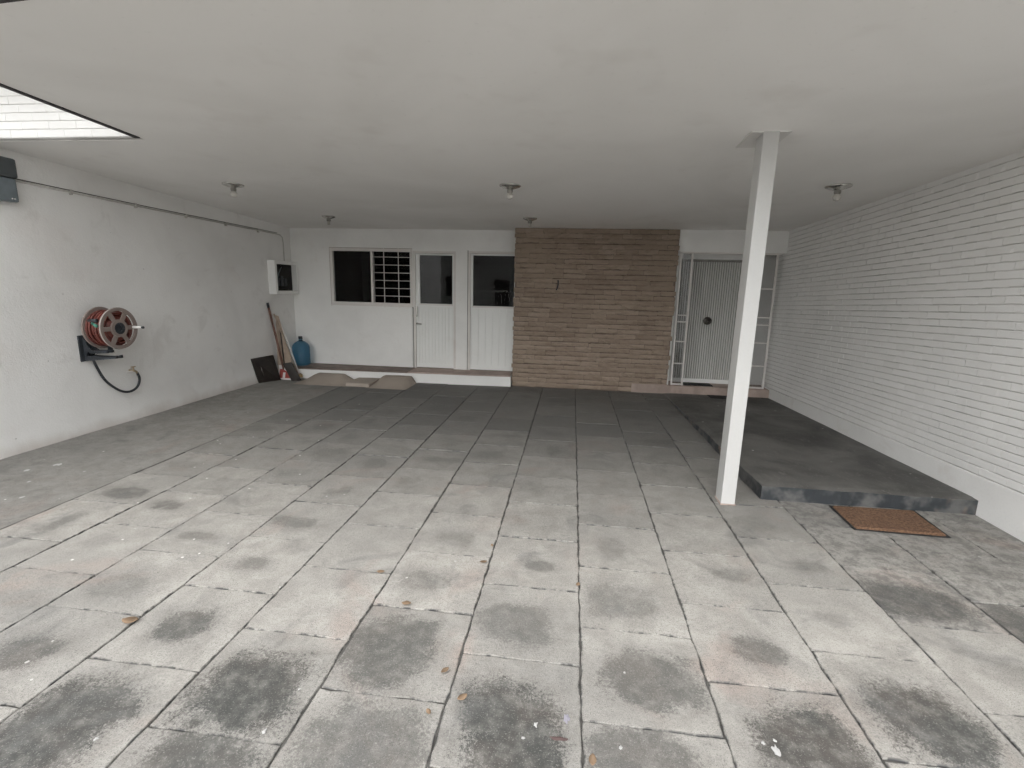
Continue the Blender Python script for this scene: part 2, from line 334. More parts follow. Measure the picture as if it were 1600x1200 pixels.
def slab(x0, x1, y0, y1):
    cx, cy = (x0+x1)/2, (y0+y1)/2; hx, hy = (x1-x0)/2, (y1-y0)/2; n = 11; ring = []
    gx = .0020+random.random()*.0026; gy = .0006+random.random()*.0024
    cor = [(-hx+gx, -hy+gy), (hx-gx, -hy+gy), (hx-gx, hy-gy), (-hx+gx, hy-gy)]
    sd = random.random()*100
    for k in range(4):
        a, b = Vector(cor[k]), Vector(cor[(k+1) % 4]); nn = Vector((b-a)).orthogonal().normalized()
        for i in range(n):
            t = i/n; p = a.lerp(b, t)
            if i: p = p+nn*(noise.noise((sd+k*9, t*6, 0))*.006+random.uniform(-.0022, .0022))
            else: p = p*(1-random.uniform(.0, .02))
            ring.append(p)
    z = random.uniform(-.002, .003); tx, ty = random.uniform(-.004, .004), random.uniform(-.004, .004)
    H = lambda p: z+tx*p.x+ty*p.y
    m = len(ring); vs = []
    for p in ring: q = p*.97; vs.append((q.x, q.y, H(q)))
    for p in ring: q = p*.991; vs.append((q.x, q.y, H(q)-.0004))
    for p in ring: vs.append((p.x, p.y, H(p)-.0035))
    for p in ring: vs.append((p.x, p.y, -.03))
    fs = [tuple(range(m))]
    for L in range(3):
        for i in range(m): fs.append((L*m+i, (L+1)*m+i, (L+1)*m+(i+1) % m, L*m+(i+1) % m))
    me = bpy.data.meshes.new('paving_slab'); me.from_pydata(vs, [], fs); me.update()
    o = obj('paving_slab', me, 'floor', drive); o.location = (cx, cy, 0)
    best = None
    for s in STAINS:
        if x0 < s[0] < x1 and y0 < s[1] < y1: best = (s[0], s[1], s[2]*1.12, s[3]*1.12, s[4])
    if not best:
        k = random.random()
        best = (cx+random.uniform(-.1, .1), cy+random.uniform(-.08, .08), random.uniform(.06, .2), random.uniform(.05, .15), random.choice([0, 0, .15, .25, .4]) if cy > 2.6 else random.choice([0, .2, .5]))
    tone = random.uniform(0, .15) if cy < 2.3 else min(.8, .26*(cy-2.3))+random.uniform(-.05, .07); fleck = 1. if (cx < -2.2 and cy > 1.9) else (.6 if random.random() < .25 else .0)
    dirt = .0
    if cx > 1.5 and 2.5 < cy < 3.9: dirt = .45
    def at(nm, fn):
        a = me.attributes.new(nm, 'FLOAT_VECTOR', 'POINT')
        for i, v in enumerate(vs): a.data[i].vector = fn(v, i)
    at('slab_local', lambda v, i: (v[0], v[1], 0)); at('stain_pos', lambda v, i: (best[0]-cx, best[1]-cy, best[4]))
    at('stain_size', lambda v, i: (1/best[2], 1/best[3], 0))
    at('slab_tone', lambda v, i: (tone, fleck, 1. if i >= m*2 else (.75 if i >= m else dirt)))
PX0, PITCH, PY = .107, .514, .516
for c in range(-7, 6):
    x0 = PX0+c*PITCH; x1 = x0+PITCH
    ph = 1.545 if c % 2 == 0 else 1.81
    x1 = min(x1, XR-.004)
    if x1-x0 < .05: continue
    for r in range(-2, 13):
        y0 = ph+r*PY; y1 = y0+PY
        if y1 < .75: continue
        if x0 > 1.4 and y0 > 3.7: continue
        if x1 > 1.5 and y1 > 3.75 and x0 > 1.2: y1 = min(y1, 3.9)
        y1 = min(y1, 7.66)
        if y1-y0 < .08: continue
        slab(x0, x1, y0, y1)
def cement_strip():
    x0, x1 = XL+.002, PX0-7*PITCH-.006; nx, ny = 10, 60; vs = []; fs = []
    for j in range(ny+1):
        for i in range(nx+1):
            x = x0+(x1-x0)*i/nx; y = .5+7*j/ny
            z = noise.noise((x*2, y*2, 3))*.006+noise.noise((x*9, y*9, 1))*.0025+(max(0, (-4.55-x))*.12)
            vs.append((x, y, z))
    for j in range(ny):
        for i in range(nx): a = j*(nx+1)+i; fs.append((a, a+1, a+nx+2, a+nx+1))
    me = bpy.data.meshes.new('cement_strip'); me.from_pydata(vs, [], fs); me.update(); me.shade_smooth()
    a = me.attributes.new('slab_tone', 'FLOAT_VECTOR', 'POINT')
    for i in range(len(vs)): a.data[i].vector = (.42, 1, .15)
    b = me.attributes.new('stain_size', 'FLOAT_VECTOR', 'POINT')
    for i in range(len(vs)): b.data[i].vector = (1, 1, 0)
    obj('cement_strip', me, 'floor', drive)
cement_strip()
# the rest of the driveway behind the viewer, one part
def rear_slabs():
    mb = MB()
    for c in range(-10, 6):
        for r in range(-14, -1):
            x0 = PX0+c*PITCH; y0 = (1.545 if c % 2 == 0 else 1.81)+r*PY
            if y0+PY > .76 or x0 < XL or x0+PITCH > XR: continue
            mb.box(x0+.006, x0+PITCH-.006, y0+.004, y0+PY-.004, -.03, 0, False)
    o = mb.build('paving_slabs', 'floor', drive); stuff(o)
rear_slabs()
def splat(x, y, r, mat='splat', sx=1., sy=1.3):
    n = 14; sd = random.random()*50; vs = [(x, y, .0065)]
    for i in range(n):
        a = 2*math.pi*i/n; q = r*(.7+.7*noise.noise((math.cos(a)*1.6+sd, math.sin(a)*1.6, sd))); vs.append((x+q*math.cos(a)*sx, y+q*math.sin(a)*sy, .0045))
    MB().add(vs, [(0, 1+i, 1+(i+1) % n) for i in range(n)]).build('paint_splat', mat, drive)
for x, y, r in ((.78, 1.52, .028), (.745, 1.545, .012), (.79, 1.56, .01), (-4.25, 3.39, .05), (-4.36, 3.24, .03), (-.06, 1.50, .014), (-.10, 1.44, .010), (-1.01, 1.33, .012), (-1.56, 1.22, .012), (.24, 1.45, .010), (-4.1, 3.05, .02), (-3.85, 2.8, .022), (-.99, 1.52, .008), (-3.9, 3.3, .02)):
    splat(x, y, r*.75)
splat(.052, 1.545, .016, 'lilac', .8, 2.2); splat(.02, 1.455, .02, 'maroon', 2.0, .5)

# ---------------------------------------------------------------- raised platform on the right, entrance step, ledge
def platform():
    x0, x1, y0, y1 = 1.52, XR-.002, 3.745, YB-.003; nx, ny = 24, 60; vs = []; fs = []
    zt = lambda y: .118-(y-3.745)*.0275
    def pt(i, j):
        x = x0+(x1-x0)*i/nx; y = y0+(y1-y0)*j/ny
        if i == 0: x += noise.noise((y*5, 2, 0))*.012-(y-y0)*.012
        if j == 0: y += noise.noise((x*6, 7, 0))*.012+noise.noise((x*25, 1, 0))*.004
        z = zt(y)+noise.noise((x*2.2, y*2.2, 5))*.003
        if i == 0 or j == 0: z -= .006+abs(noise.noise((x*11, y*11, 0)))*.008
        return x, y, z
    for j in range(ny+1):
        for i in range(nx+1): vs.append(pt(i, j))
    g = lambda i, j: j*(nx+1)+i
    for j in range(ny):
        for i in range(nx): fs.append((g(i, j), g(i+1, j), g(i+1, j+1), g(i, j+1)))
    k = len(vs); 
    for i in range(nx+1): v = vs[g(i, 0)]; vs.append((v[0], v[1]-.004, -.03))
    for i in range(nx): fs.append((k+i, k+i+1, g(i+1, 0), g(i, 0)))
    k = len(vs)
    for j in range(ny+1): v = vs[g(0, j)]; vs.append((v[0]-.004, v[1], -.03))
    for j in range(ny): fs.append((g(0, j), g(0, j+1), k+j+1, k+j))
    me = bpy.data.meshes.new('raised_platform'); me.from_pydata(vs, [], fs); me.update()
    structure(obj('raised_platform', me, 'platform'))
platform()
def rough_box(x0, x1, y0, y1, z0, z1, amp=.006, nx=24):
    mb = MB(); prof = [(y0, z0), (y0, z1-.012), (y0+.012, z1), (y1, z1)]
    vs = []; m = len(prof)
    for i in range(nx+1):
        x = x0+(x1-x0)*i/nx
        for k, (y, z) in enumerate(prof):
            d = noise.noise((x*4, k*3.1, z0*7))*amp+noise.noise((x*17, k*5, 2))*amp*.5
            vs.append((x, y+(d if k < 3 else 0), z+(d*.6 if k else 0)))
    fs = [(i*m+k, (i+1)*m+k, (i+1)*m+k+1, i*m+k+1) for i in range(nx) for k in range(m-1)]
    fs += [tuple(range(m)), tuple(nx*m+k for k in range(m-1, -1, -1))]
    return mb.add(vs, fs)
structure(rough_box(.98, XR-.002, YB-.016, 8.6, -.02, .135, .022, 60).build('entrance_step', 'stone'))
def ledge():
    mb = MB(); xa, xb = XL+.003, -.935; ya, yb = 7.44, 7.615
    vs = []; n = 30
    for i in range(n+1):
        x = xa+(xb-xa)*i/n; y = ya+(yb-ya)*i/n; w = noise.noise((x*5, 0, 3))*.004
        vs += [(x, y+w, -.02), (x, y+w, .155+w), (x, YW+.2, .155)]
    fs = [(i*3+k, i*3+3+k, i*3+4+k, i*3+1+k) for i in range(n) for k in (0, 1)]+[(n*3, n*3+1, n*3+2)]
    led = structure(mb.add(vs, fs).build('ledge', 'rear'))
    xs = [xa+.004, -4.35, -3.93, -3.5, -3.07, -2.62, -2.2, -1.78, -1.36, xb-.01]
    for i in range(9):
        a, b = xs[i]+.002, xs[i+1]-.002; f = lambda x: ya+(yb-ya)*(x-xa)/(xb-xa)-.008
        MB().prism([(a, f(a), .157), (b, f(b), .157), (b, YW+.05, .157), (a, YW+.05, .157)], 0, (0, 0, .022)).build('ledge_tile', 'tile' if i < 5 else 'stone', led, bevel=.003, seg=1)
ledge()

# ---------------------------------------------------------------- carport roof
def roof():
    def slabm(poly, t=.18): return MB().prism([(x, y, cz(y)) for x, y in poly], 0, (0, 0, t))
    rf = slabm([(-3.3, 2.04), (3.35, 1.46), (3.35, 8.4), (-5.1, 8.4), (-5.1, 3.62), (-3.3, 3.62)]).build('carport_roof', 'ceil')
    tag(rf, 'flat off white concrete carport ceiling slab with a notch open to the sky', 'roof')
    a = MB()
    for (p, q) in (((-3.3, 2.055), (-3.3, 3.56)),):
        a.prism([(p[0]-.03, p[1], cz(p[1])-.006), (p[0]+.004, p[1], cz(p[1])-.006), (q[0]+.012, q[1], cz(q[1])-.006), (q[0]-.03, q[1], cz(q[1])-.006)], 0, (0, 0, .06))
    a.build('drip_edge', 'drip', rf)
    MB().prism([(-3.33, 1.98, cz(1.98)-.007), (3.35, 1.38, cz(1.38)-.007), (3.35, 1.465, cz(1.465)-.007), (-3.33, 2.05, cz(2.05)-.007)], 0, (0, 0, .2)).build('drip_edge', 'drip', rf)
roof()

# ---------------------------------------------------------------- white painted brick: one course grid, used for right wall and upper facade
brick_meshes = []
for k in range(8):
    mb = MB(); n = 5; vs = []; fs = []
    rows = [(-.5, -.5), (-.5, -.42), (-.5+.0, .42), (-.5, .5)]
    # unit brick: length along u, height v, proud w (0..1); ragged arrises
    for i in range(n+1):
        u = -.5+i/n; e = .012*random.uniform(-1, 1)
        for v, w in ((-.5, 0), (-.5+.03*random.random(), .75), (-.40, 1+.12*random.uniform(-1, 1)), (.40, 1+.12*random.uniform(-1, 1)), (.5-.03*random.random(), .75), (.5, 0)):
            uu = u*(.985 if w > .9 and i in (0, n) else 1); vs.append((uu, v+e, w))
    for i in range(n):
        for q in range(5): a = i*6+q; fs.append((a, a+6, a+7, a+1))
    fs += [tuple(range(6)), tuple(n*6+q for q in range(5, -1, -1))]
    me = bpy.data.meshes.new('brick'); me.from_pydata(vs, [], fs); me.update(); brick_meshes.append(me)
def wall_bricks(parent, ulen, courses, CH, BL, frame, mat, limit, score, keep=None, proud=.0065, gap=.0055):
    """frame(u, z) -> (origin, U, V, W) in world; makes the bricks nearest by score as objects, the rest as one mesh"""
    items = []
    for c in range(courses):
        off = (c % 2)*.5*BL+random.uniform(-.03, .03); u = -off
        while u < ulen:
            a, b = max(0, u), min(ulen, u+BL); u += BL
            if b-a < .03: continue
            if keep and not keep((a+b)/2, c): continue
            items.append((a, b, c))
    items.sort(key=lambda t: score((t[0]+t[1])/2, (t[2]+.5)*CH))
    rest = MB()
    for k, (a, b, c) in enumerate(items):
        o, U, V, W = frame((a+b)/2, (c+.5)*CH); me = random.choice(brick_meshes)
        hh = (CH-gap)*random.uniform(.97, 1.02); ll = b-a-.006; ww = proud*random.uniform(.75, 1.15)
        if k < limit:
            ob = bpy.data.objects.new('brick', me); COL.objects.link(ob); ob.parent = parent
            m = Matrix((U*ll, V*hh, W*ww)).transposed().to_4x4(); m.translation = o-world_of(parent); ob.matrix_basis = m
            if not me.materials: me.materials.append(None)
            ob.material_slots[0].link = 'OBJECT'; ob.material_slots[0].material = M[mat]
        else:
            rest.add([o+U*(v.co.x*ll)+V*(v.co.y*hh)+W*(v.co.z*ww) for v in me.vertices], [tuple(p.vertices) for p in me.polygons])
    if rest.v: stuff(rest.build('bricks', mat, parent))
def right_wall():
    y0 = 1.2; L = 8.0-y0; CH = .0595; n = 41; top = lambda y: cz(y)
    base = lambda y: .30+SL*(y-3.45)           # foot of the brickwork = top of the plinth
    w = MB().prism([(XR+.012, -6, -.05), (XR+.012, 8.4, -.05), (XR+.012, 8.4, 2.7), (XR+.012, -6, 2.95)], 0, (.2, 0, 0)).build('painted_brick_wall', 'wjoint')
    tag(w, 'long white painted brick wall running along the right side of the carport', 'wall')
    mb = MB()
    for c in range(n):
        za = lambda y: base(y)+c*CH+.0045
        zb = lambda y: base(y)+(c+1)*CH-.0045
        if base(3)+c*CH > 2.6: continue
        mb.add([(XR+.0025, y0, za(y0)), (XR+.0025, 8.0, za(8)), (XR+.0025, 8.0, zb(8)), (XR+.0025, y0, zb(y0)),
                (XR+.013, y0, za(y0)), (XR+.013, 8.0, za(8)), (XR+.013, 8.0, zb(8)), (XR+.013, y0, zb(y0))], [(0, 1, 2, 3), (0, 4, 5, 1), (3, 2, 6, 7)])
    mb.build('mortar', 'wmortar', w)
    mb = MB().prism([(XR-.012, -6, -.05), (XR-.012, 8.0, -.05), (XR-.012, 8.0, base(8)-.004), (XR-.012, -6, base(-6)-.004)], 0, (.02, 0, 0)).build('plinth', 'plinth', w, bevel=.006)
    def frame(u, z):
        y = y0+u; zz = base(y)+z
        return Vector((XR+.006, y, zz)), Vector((0, 1, SL)), Vector((0, 0, 1)), Vector((-1, 0, 0))
    def keep(u, c): return base(y0+u)+(c+1)*CH < top(y0+u)+.062
    wall_bricks(w, L, n, CH, .236, frame, 'wbrick', 300, lambda u, z: abs(u+y0-3.9)*1.0 if u+y0 > 3.35 else 50-u, keep)
right_wall()
def upper_facade():
    w = MB().box(-5.1, 3.35, 3.565, 3.8, 2.6075, 3.30).build('upper_facade', 'wjoint')
    tag(w, 'bright white brick upper storey seen through the notch in the carport roof', 'wall')
    CH = .0595
    mb = MB()
    for c in range(11): mb.box(-5.09, 3.34, 3.5585, 3.566, 2.612+c*CH+.004, 2.612+(c+1)*CH-.004)
    mb.build('mortar', 'wmortar', w)
    def frame(u, z): return Vector((-5.09+u, 3.5605, 2.609+z)), Vector((1, 0, 0)), Vector((0, 0, 1)), Vector((0, -1, 0))
    wall_bricks(w, 1.79, 11, CH, .236, frame, 'wbrick', 170, lambda u, z: z, proud=.005, gap=.0045)
upper_facade()
blocker = MB().box(-5.3, 3.5, 2.2, 8.4, 3.30, 3.45).build('shade_slab', 'ceil', None, bevel=.01); tag(blocker, 'unseen flat slab added above the white brick to shade it', 'roof')  # unseen slab, added so the facade below gets less light

# ---------------------------------------------------------------- left plaster wall
def left_wall():
    ny, nz = 90, 24; vs = []; fs = []
    ys = [-1.5+9.9*j/ny for j in range(ny+1)]
    for y in ys:
        for k in range(nz+1):
            z = -.05+(2.75 if y > 3.5 else 2.75)*k/nz
            x = XL+noise.noise((y*1.1, z*1.1, 0))*.010+noise.noise((y*4, z*4, 4))*.004+(.02*max(0, 1-z/.25)**2 if z < .25 else 0)
            vs.append((x, y, z))
    for j in range(ny):
        for k in range(nz): a = j*(nz+1)+k; fs.append((a, a+1, a+nz+2, a+nz+1))
    k = len(vs); vs += [(XL-.2, -1.5, -.05), (XL-.2, 8.4, -.05), (XL-.2, 8.4, 2.7), (XL-.2, -1.5, 2.7)]
    fs += [(k, k+1, k+2, k+3), tuple([i for i in range(nz+1)]+[k+3, k]), tuple([i*(nz+1)+nz for i in range(ny+1)]+[k+2, k+3])]
    me = bpy.data.meshes.new('plaster_wall'); me.from_pydata(vs, [], fs); me.update(); me.shade_smooth()
    tag(obj('plaster_wall', me, 'left'), 'stained off white plaster wall on the left side carrying the hose reel', 'wall')
left_wall()

# ---------------------------------------------------------------- rear house wall with window and doors
def holed_wall(x0, x1, z0, z1, y, t, holes):
    xs = sorted({x0, x1, *[h[0] for h in holes], *[h[1] for h in holes]}); zs = sorted({z0, z1, *[h[2] for h in holes], *[h[3] for h in holes]})
    solid = lambda i, k: 0 <= i < len(xs)-1 and 0 <= k < len(zs)-1 and not any(h[0] <= (xs[i]+xs[i+1])/2 <= h[1] and h[2] <= (zs[k]+zs[k+1])/2 <= h[3] for h in holes)
    mb = MB()
    for i in range(len(xs)-1):
        for k in range(len(zs)-1):
            if not solid(i, k): continue
            a, b, c, d = xs[i], xs[i+1], zs[k], zs[k+1]
            mb.add([(a, y, c), (b, y, c), (b, y, d), (a, y, d)], [(0, 1, 2, 3)]); mb.add([(a, y+t, c), (b, y+t, c), (b, y+t, d), (a, y+t, d)], [(3, 2, 1, 0)])
            if not solid(i-1, k): mb.add([(a, y, c), (a, y+t, c), (a, y+t, d), (a, y, d)], [(3, 2, 1, 0)])
            if not solid(i+1, k): mb.add([(b, y, c), (b, y+t, c), (b, y+t, d), (b, y, d)], [(0, 1, 2, 3)])
            if not solid(i, k-1): mb.add([(a, y, c), (b, y, c), (b, y+t, c), (a, y+t, c)], [(3, 2, 1, 0)])
            if not solid(i, k+1): mb.add([(a, y, d), (b, y, d), (b, y+t, d), (a, y+t, d)], [(0, 1, 2, 3)])
    return mb
def rear():
    h = thing('house_wall', 'white rear house wall with a barred window and two half glazed doors', 'wall', (-2.8, YW, .18))
    W, D1, D2 = (-4.075, -2.665, 1.222, 2.135), (-2.645, -1.925, .10, 2.12), (-1.715, -.90, .10, 2.13)
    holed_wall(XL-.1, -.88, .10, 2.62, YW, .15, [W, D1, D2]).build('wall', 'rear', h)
    MB().box(-4.088, -2.672, YW-.012, YW+.01, .181, 1.205).build('apron_panel', 'rear', h, bevel=.003)
    # window
    w = sub('window', h); y0, y1 = YW-.018, YW+.06
    x0, x1, z0, z1 = W; t = .04
    f = MB().box(x0-.01, x1+.008, y0, y1, z0-.02, z0+t).box(x0-.01, x1+.008, y0, y1, z1-t*.9, z1+.012).box(x0-.01, x0+t, y0, y1, z0+t, z1-t*.9).box(x1-t*.8, x1+.008, y0, y1, z0+t, z1-t*.9).box(-3.375, -3.335, y0+.004, y1, z0+t, z1-t*.9)
    f.build('frame', 'frame', w, bevel=.003)
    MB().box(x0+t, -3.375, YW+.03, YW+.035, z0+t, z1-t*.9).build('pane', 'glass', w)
    zb = z0+t+.01; pit = (z1-t-zb)/8
    for k in range(8):
        z = zb+k*pit
        MB().add([(-3.33, YW+.075, z), (x1-.035, YW+.075, z), (x1-.035, YW+.035, z+pit*1.06), (-3.33, YW+.035, z+pit*1.06), (-3.33, YW+.08, z), (x1-.035, YW+.08, z), (x1-.035, YW+.04, z+pit*1.06), (-3.33, YW+.04, z+pit*1.06)],
                 [(0, 1, 2, 3), (7, 6, 5, 4), (0, 4, 5, 1), (3, 2, 6, 7)]).build('louvre_pane', 'glass', w)
    for z in (2.01, 1.883, 1.757, 1.631, 1.505, 1.379): MB().tube([(-3.36, YW-.035, z), (x1+.012, YW-.035, z)], .0052, 8).build('security_bar', 'frame', w, True)
    for x in (-3.137, -2.888): MB().bar((x, YW-.025, z0-.04), (x, YW-.025, z1+.02), .010).build('security_bar', 'frame', w)
    # doors
    def door(X0, X1, Z0, Z1, gx0, gx1, gz0, gz1, ns, rx0, rx1):
        d = sub('door', h); y = YW+.012
        holed_wall(X0, X1, Z0, Z1, YW-.006, .06, [(X0+.035, X1-.035, Z0-.01, Z1-.035)]).build('door_frame', 'frame', d, bevel=.003)
        holed_wall(X0+.039, X1-.039, Z0+.012, Z1-.04, y, .04, [(gx0, gx1, gz0, gz1), (rx0, rx1, Z0+.08, gz0-.05)]).build('leaf', 'door', d, bevel=.003)
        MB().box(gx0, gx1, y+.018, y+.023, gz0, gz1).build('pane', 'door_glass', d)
        MB().box(gx0-.012, gx1+.012, y-.012, y-.001, gz0-.025, gz0+.003).build('sill_bead', 'frame', d, bevel=.002)
        wd = (rx1-rx0)/ns
        me = None
        for i in range(ns):
            a = rx0+i*wd
            if me is None:
                mb = MB(); g = .005
                mb.prism([(0, y+.035, Z0+.08), (0, y+.012, Z0+.08), (g, y+.004, Z0+.08), (wd-g, y+.004, Z0+.08), (wd, y+.012, Z0+.08), (wd, y+.035, Z0+.08)], 0, (0, 0, gz0-.05-Z0-.08)); me = mb.mesh('slat')
            s = obj('slat', me, 'door', d); s.location = s.location+Vector((a, 0, 0))
        return d
    d1 = door(-2.645, -1.925, .179, 2.12, -2.537, -1.985, 1.268, 2.055, 10, -2.565, -1.985)
    MB().bar((-2.585, YW-.02, 1.22), (-2.585, YW-.02, 1.05), .022, .03).bar((-2.585, YW-.015, 1.2), (-2.585, YW+.015, 1.2), .018).bar((-2.585, YW-.015, 1.07), (-2.585, YW+.015, 1.07), .018).build('handle', 'steel', d1, bevel=.003)
    MB().tube([(-2.585, YW+.015, .935), (-2.585, YW-.035, .935)], .014, 10).tube([(-2.59, YW-.035, .935), (-2.50, YW-.04, .93)], .009, 10).build('lever', 'steel', d1, True)
    d2 = door(-1.715, -.90, .179, 2.13, -1.64, -.955, 1.255, 2.065, 6, -1.655, -.955)
    MB().box(-1.73, -1.7165, YW-.003, YW+.03, .181, 2.14).build('gap_shadow', 'socket', h)  # dark strips stand in for the shadow in the door gaps
    MB().box(-2.660, -2.648, YW-.014, YW+.03, .181, 1.205).build('gap_shadow', 'socket', h)
    MB().box(-4.095, -2.665, YW-.004, YW+.01, 1.190, 1.2015).build('gap_shadow', 'reel', h)  # brown strips: window frame outline, with its gap shadow painted in
    MB().box(-4.096, -4.0855, YW-.005, YW+.01, 1.203, 2.148).build('gap_shadow', 'reel', h)
    MB().box(-4.096, -2.66, YW-.004, YW+.01, 2.1475, 2.155).build('gap_shadow', 'reel', h)
    # dark room behind the glass
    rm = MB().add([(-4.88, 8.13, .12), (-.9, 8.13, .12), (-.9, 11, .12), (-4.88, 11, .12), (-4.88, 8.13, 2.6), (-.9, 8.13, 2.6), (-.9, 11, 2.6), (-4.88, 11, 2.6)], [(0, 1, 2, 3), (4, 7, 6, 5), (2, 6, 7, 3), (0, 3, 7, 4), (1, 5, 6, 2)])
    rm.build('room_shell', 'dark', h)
rear()

# ---------------------------------------------------------------- brown rough brick wall
def brown_wall():
    x0, x1 = -.925, 1.53; zb, n = .0, 33; CH = (cz(YB)-zb)/n
    w = MB().box(x0+.012, x1-.012, YB+.018, YW+.12, -.02, cz(YB)+.05).build('brown_brick_wall', 'brown_mortar')
    tag(w, 'rough brown split face brick wall between the white doors and the entrance', 'wall')
    mes = []
    for k in range(14):
        nx = 7; vs = []; fs = []
        for i in range(nx+1):
            u = -.5+i/nx
            for q, (v, dp) in enumerate(((-.5, 0), (-.47, .6), (-.2, 1), (.2, 1), (.47, .6), (.5, 0))):
                d = dp*(1+random.uniform(-.22, .22)) if dp else 0
                if i in (0, nx): d *= .75
                vs.append((u+(random.uniform(-.012, .012) if dp else 0), -d, v+random.uniform(-.055, .055)*(1 if dp else .3)))
        for i in range(nx):
            for q in range(5): a = i*6+q; fs.append((a, a+1, a+7, a+6))
        fs += [tuple(range(5, -1, -1)), tuple(nx*6+q for q in range(6))]
        me = bpy.data.meshes.new('brick'); me.from_pydata(vs, [], fs); me.update(); me.materials.append(M['brown']); mes.append(me)
    for c in range(n):
        z = zb+(c+.5)*CH; u = x0-random.random()*.28
        while u < x1-.02:
            ln = random.uniform(.24, .36); a, b = max(x0+random.uniform(-.012, .008), u), min(x1+random.uniform(-.03, .012), u+ln); u += ln
            if b-a < .05: continue
            o = bpy.data.objects.new('brick', random.choice(mes)); COL.objects.link(o); o.parent = w
            o.location = ((a+b)/2, YB+.024, z+random.uniform(-.005, .005)); o.scale = (b-a-.004, random.uniform(.010, .030), CH*random.uniform(.82, 1.02)); o.rotation_euler = (0, random.uniform(-.012, .012), 0)
    tag(MB().tube(smooth_path([(-.245, YB+.02, 1.70), (-.245, YB-.02, 1.70), (-.238, YB-.028, 1.66), (-.245, YB-.03, 1.6), (-.262, YB-.032, 1.545)], 4), [.004]*5+[.010]*12, 8).build('wall_hook', 'black', None, True), 'small black iron hook fixed to the brown brick wall', 'hook')
brown_wall()

# ---------------------------------------------------------------- entrance at the right end
def entrance():
    e = thing('entrance', 'recessed front entrance with fluted grey door and white steel frame', 'entrance', (2.25, YB+.02, .135))
    MB().box(1.50, XR+.01, YB+.035, 8.15, 2.15, 2.60).build('lintel', 'rear', e, bevel=.004)
    MB().box(1.50, 1.545, YB+.05, 8.15, .12, 2.16).build('reveal', 'rear', e)
    holed_wall(1.48, XR+.01, .12, 2.2, 8.06, .1, [(1.66, 2.58, .11, 2.075)]).build('back_wall', 'rear', e)
    d = sub('entrance_door', e)
    MB().box(1.662, 2.578, 8.03, 8.07, .15, 2.07).build('leaf', 'socket', d)
    mb = MB(); n = 26; w = .90/n
    for i in range(n):
        a = 1.67+i*w
        mb.prism([(a+.001, 8.031, .2), (a+.003, 8.004, .2), (a+w*.35, 7.998, .2), (a+w-.015, 8.004, .2), (a+w-.013, 8.031, .2)], 0, (0, 0, 1.83))
    stuff(mb.build('fluting', 'flute', d))
    MB().lathe([(.062, 0), (.062, .008), (.045, .016), (.02, .018), (.018, .05), (.032, .058), (.036, .075), (.026, .09), (.0, .093)], (2.11, 7.999, 1.13), (0, -1, 0), 24).build('knob', 'knob', d, True)
    MB().box(1.662, 2.578, 8.0, 8.05, .135, .2).build('kick_rail', 'door', d, bevel=.003)
    f = sub('steel_frame', e); y = YB+.02; s = .026
    for x0_, x1_ in ((1.575, 1.590), (1.737, 1.752), (2.725, 2.740), (2.935, 2.950)):
        MB().bar((x0_-.012, y, 2.14), (x1_-.005, y, .14), s).build('upright', 'frame', f, bevel=.003)
    MB().box(1.55, 2.97, y-s/2, y+s/2, 2.127, 2.152).build('head_rail', 'frame', f, bevel=.003)
    for a, b in ((1.60, 1.728), (2.748, 2.925)): MB().box(a, b, y-.012, y+.012, .142, .166).build('bottom_rail', 'frame', f, bevel=.003)
    for z in (1.22, 1.12, .82, .48): MB().box(1.598, 1.732, y-.010, y+.010, z-.009, z+.009).build('cross_bar', 'frame', f, bevel=.002)
    for z in (1.64, 1.22, 1.11, .84, .49): MB().box(2.745, 2.93, y-.010, y+.010, z-.009, z+.009).build('cross_bar', 'frame', f, bevel=.002)
    for a, b in ((1.60, 1.73), (2.748, 2.926)): MB().box(a, b, y+.014, y+.018, .17, 2.125).build('pane', 'glass2', f)
entrance()
tag(MB().box(1.78, 2.22, 7.72, 7.93, .136, .148).build('door_mat', 'rubber', None, bevel=.004), 'black mat lying on the stone step inside the entrance frame', 'mat')
tag(MB().prism([(2.12, 7.38, .0205), (2.42, 7.36, .0205), (2.42, 7.62, .0135), (2.12, 7.62, .0135)], 0, (0, 0, .009)).build('rubber_mat', 'rubber'), 'dark rubber mat on the raised platform at the foot of the step', 'mat')
def coir_mat():
    mb = MB(); nx, ny = 26, 16; vs = []; fs = []
    c = [Vector((1.985, 3.325, 0)), Vector((2.565, 3.312, 0)), Vector((2.597, 3.715, 0)), Vector((2.005, 3.70, 0))]
    for j in range(ny+1):
        for i in range(nx+1):
            p = c[0].lerp(c[1], i/nx).lerp(c[3].lerp(c[2], i/nx), j/ny)
            ed = i in (0, nx) or j in (0, ny)
            p.x += noise.noise((p.x*9, p.y*9, 0))*.004; p.z = (.004 if ed else .019+noise.noise((p.x*6, p.y*6, 1))*.004); vs.append(tuple(p))
    for j in range(ny):
        for i in range(nx): a = j*(nx+1)+i; fs.append((a, a+1, a+nx+2, a+nx+1))
    o = mb.add(vs, fs).build('coir_mat', 'coir'); tag(o, 'orange brown coir doormat on the paving in front of the raised platform', 'mat')
    MB().prism([(q.x+(q.x-2.29)*.025, q.y+(q.y-3.51)*.02, .0045) for q in c], 0, (0, 0, .004)).build('backing', 'rubber', o)
coir_mat()

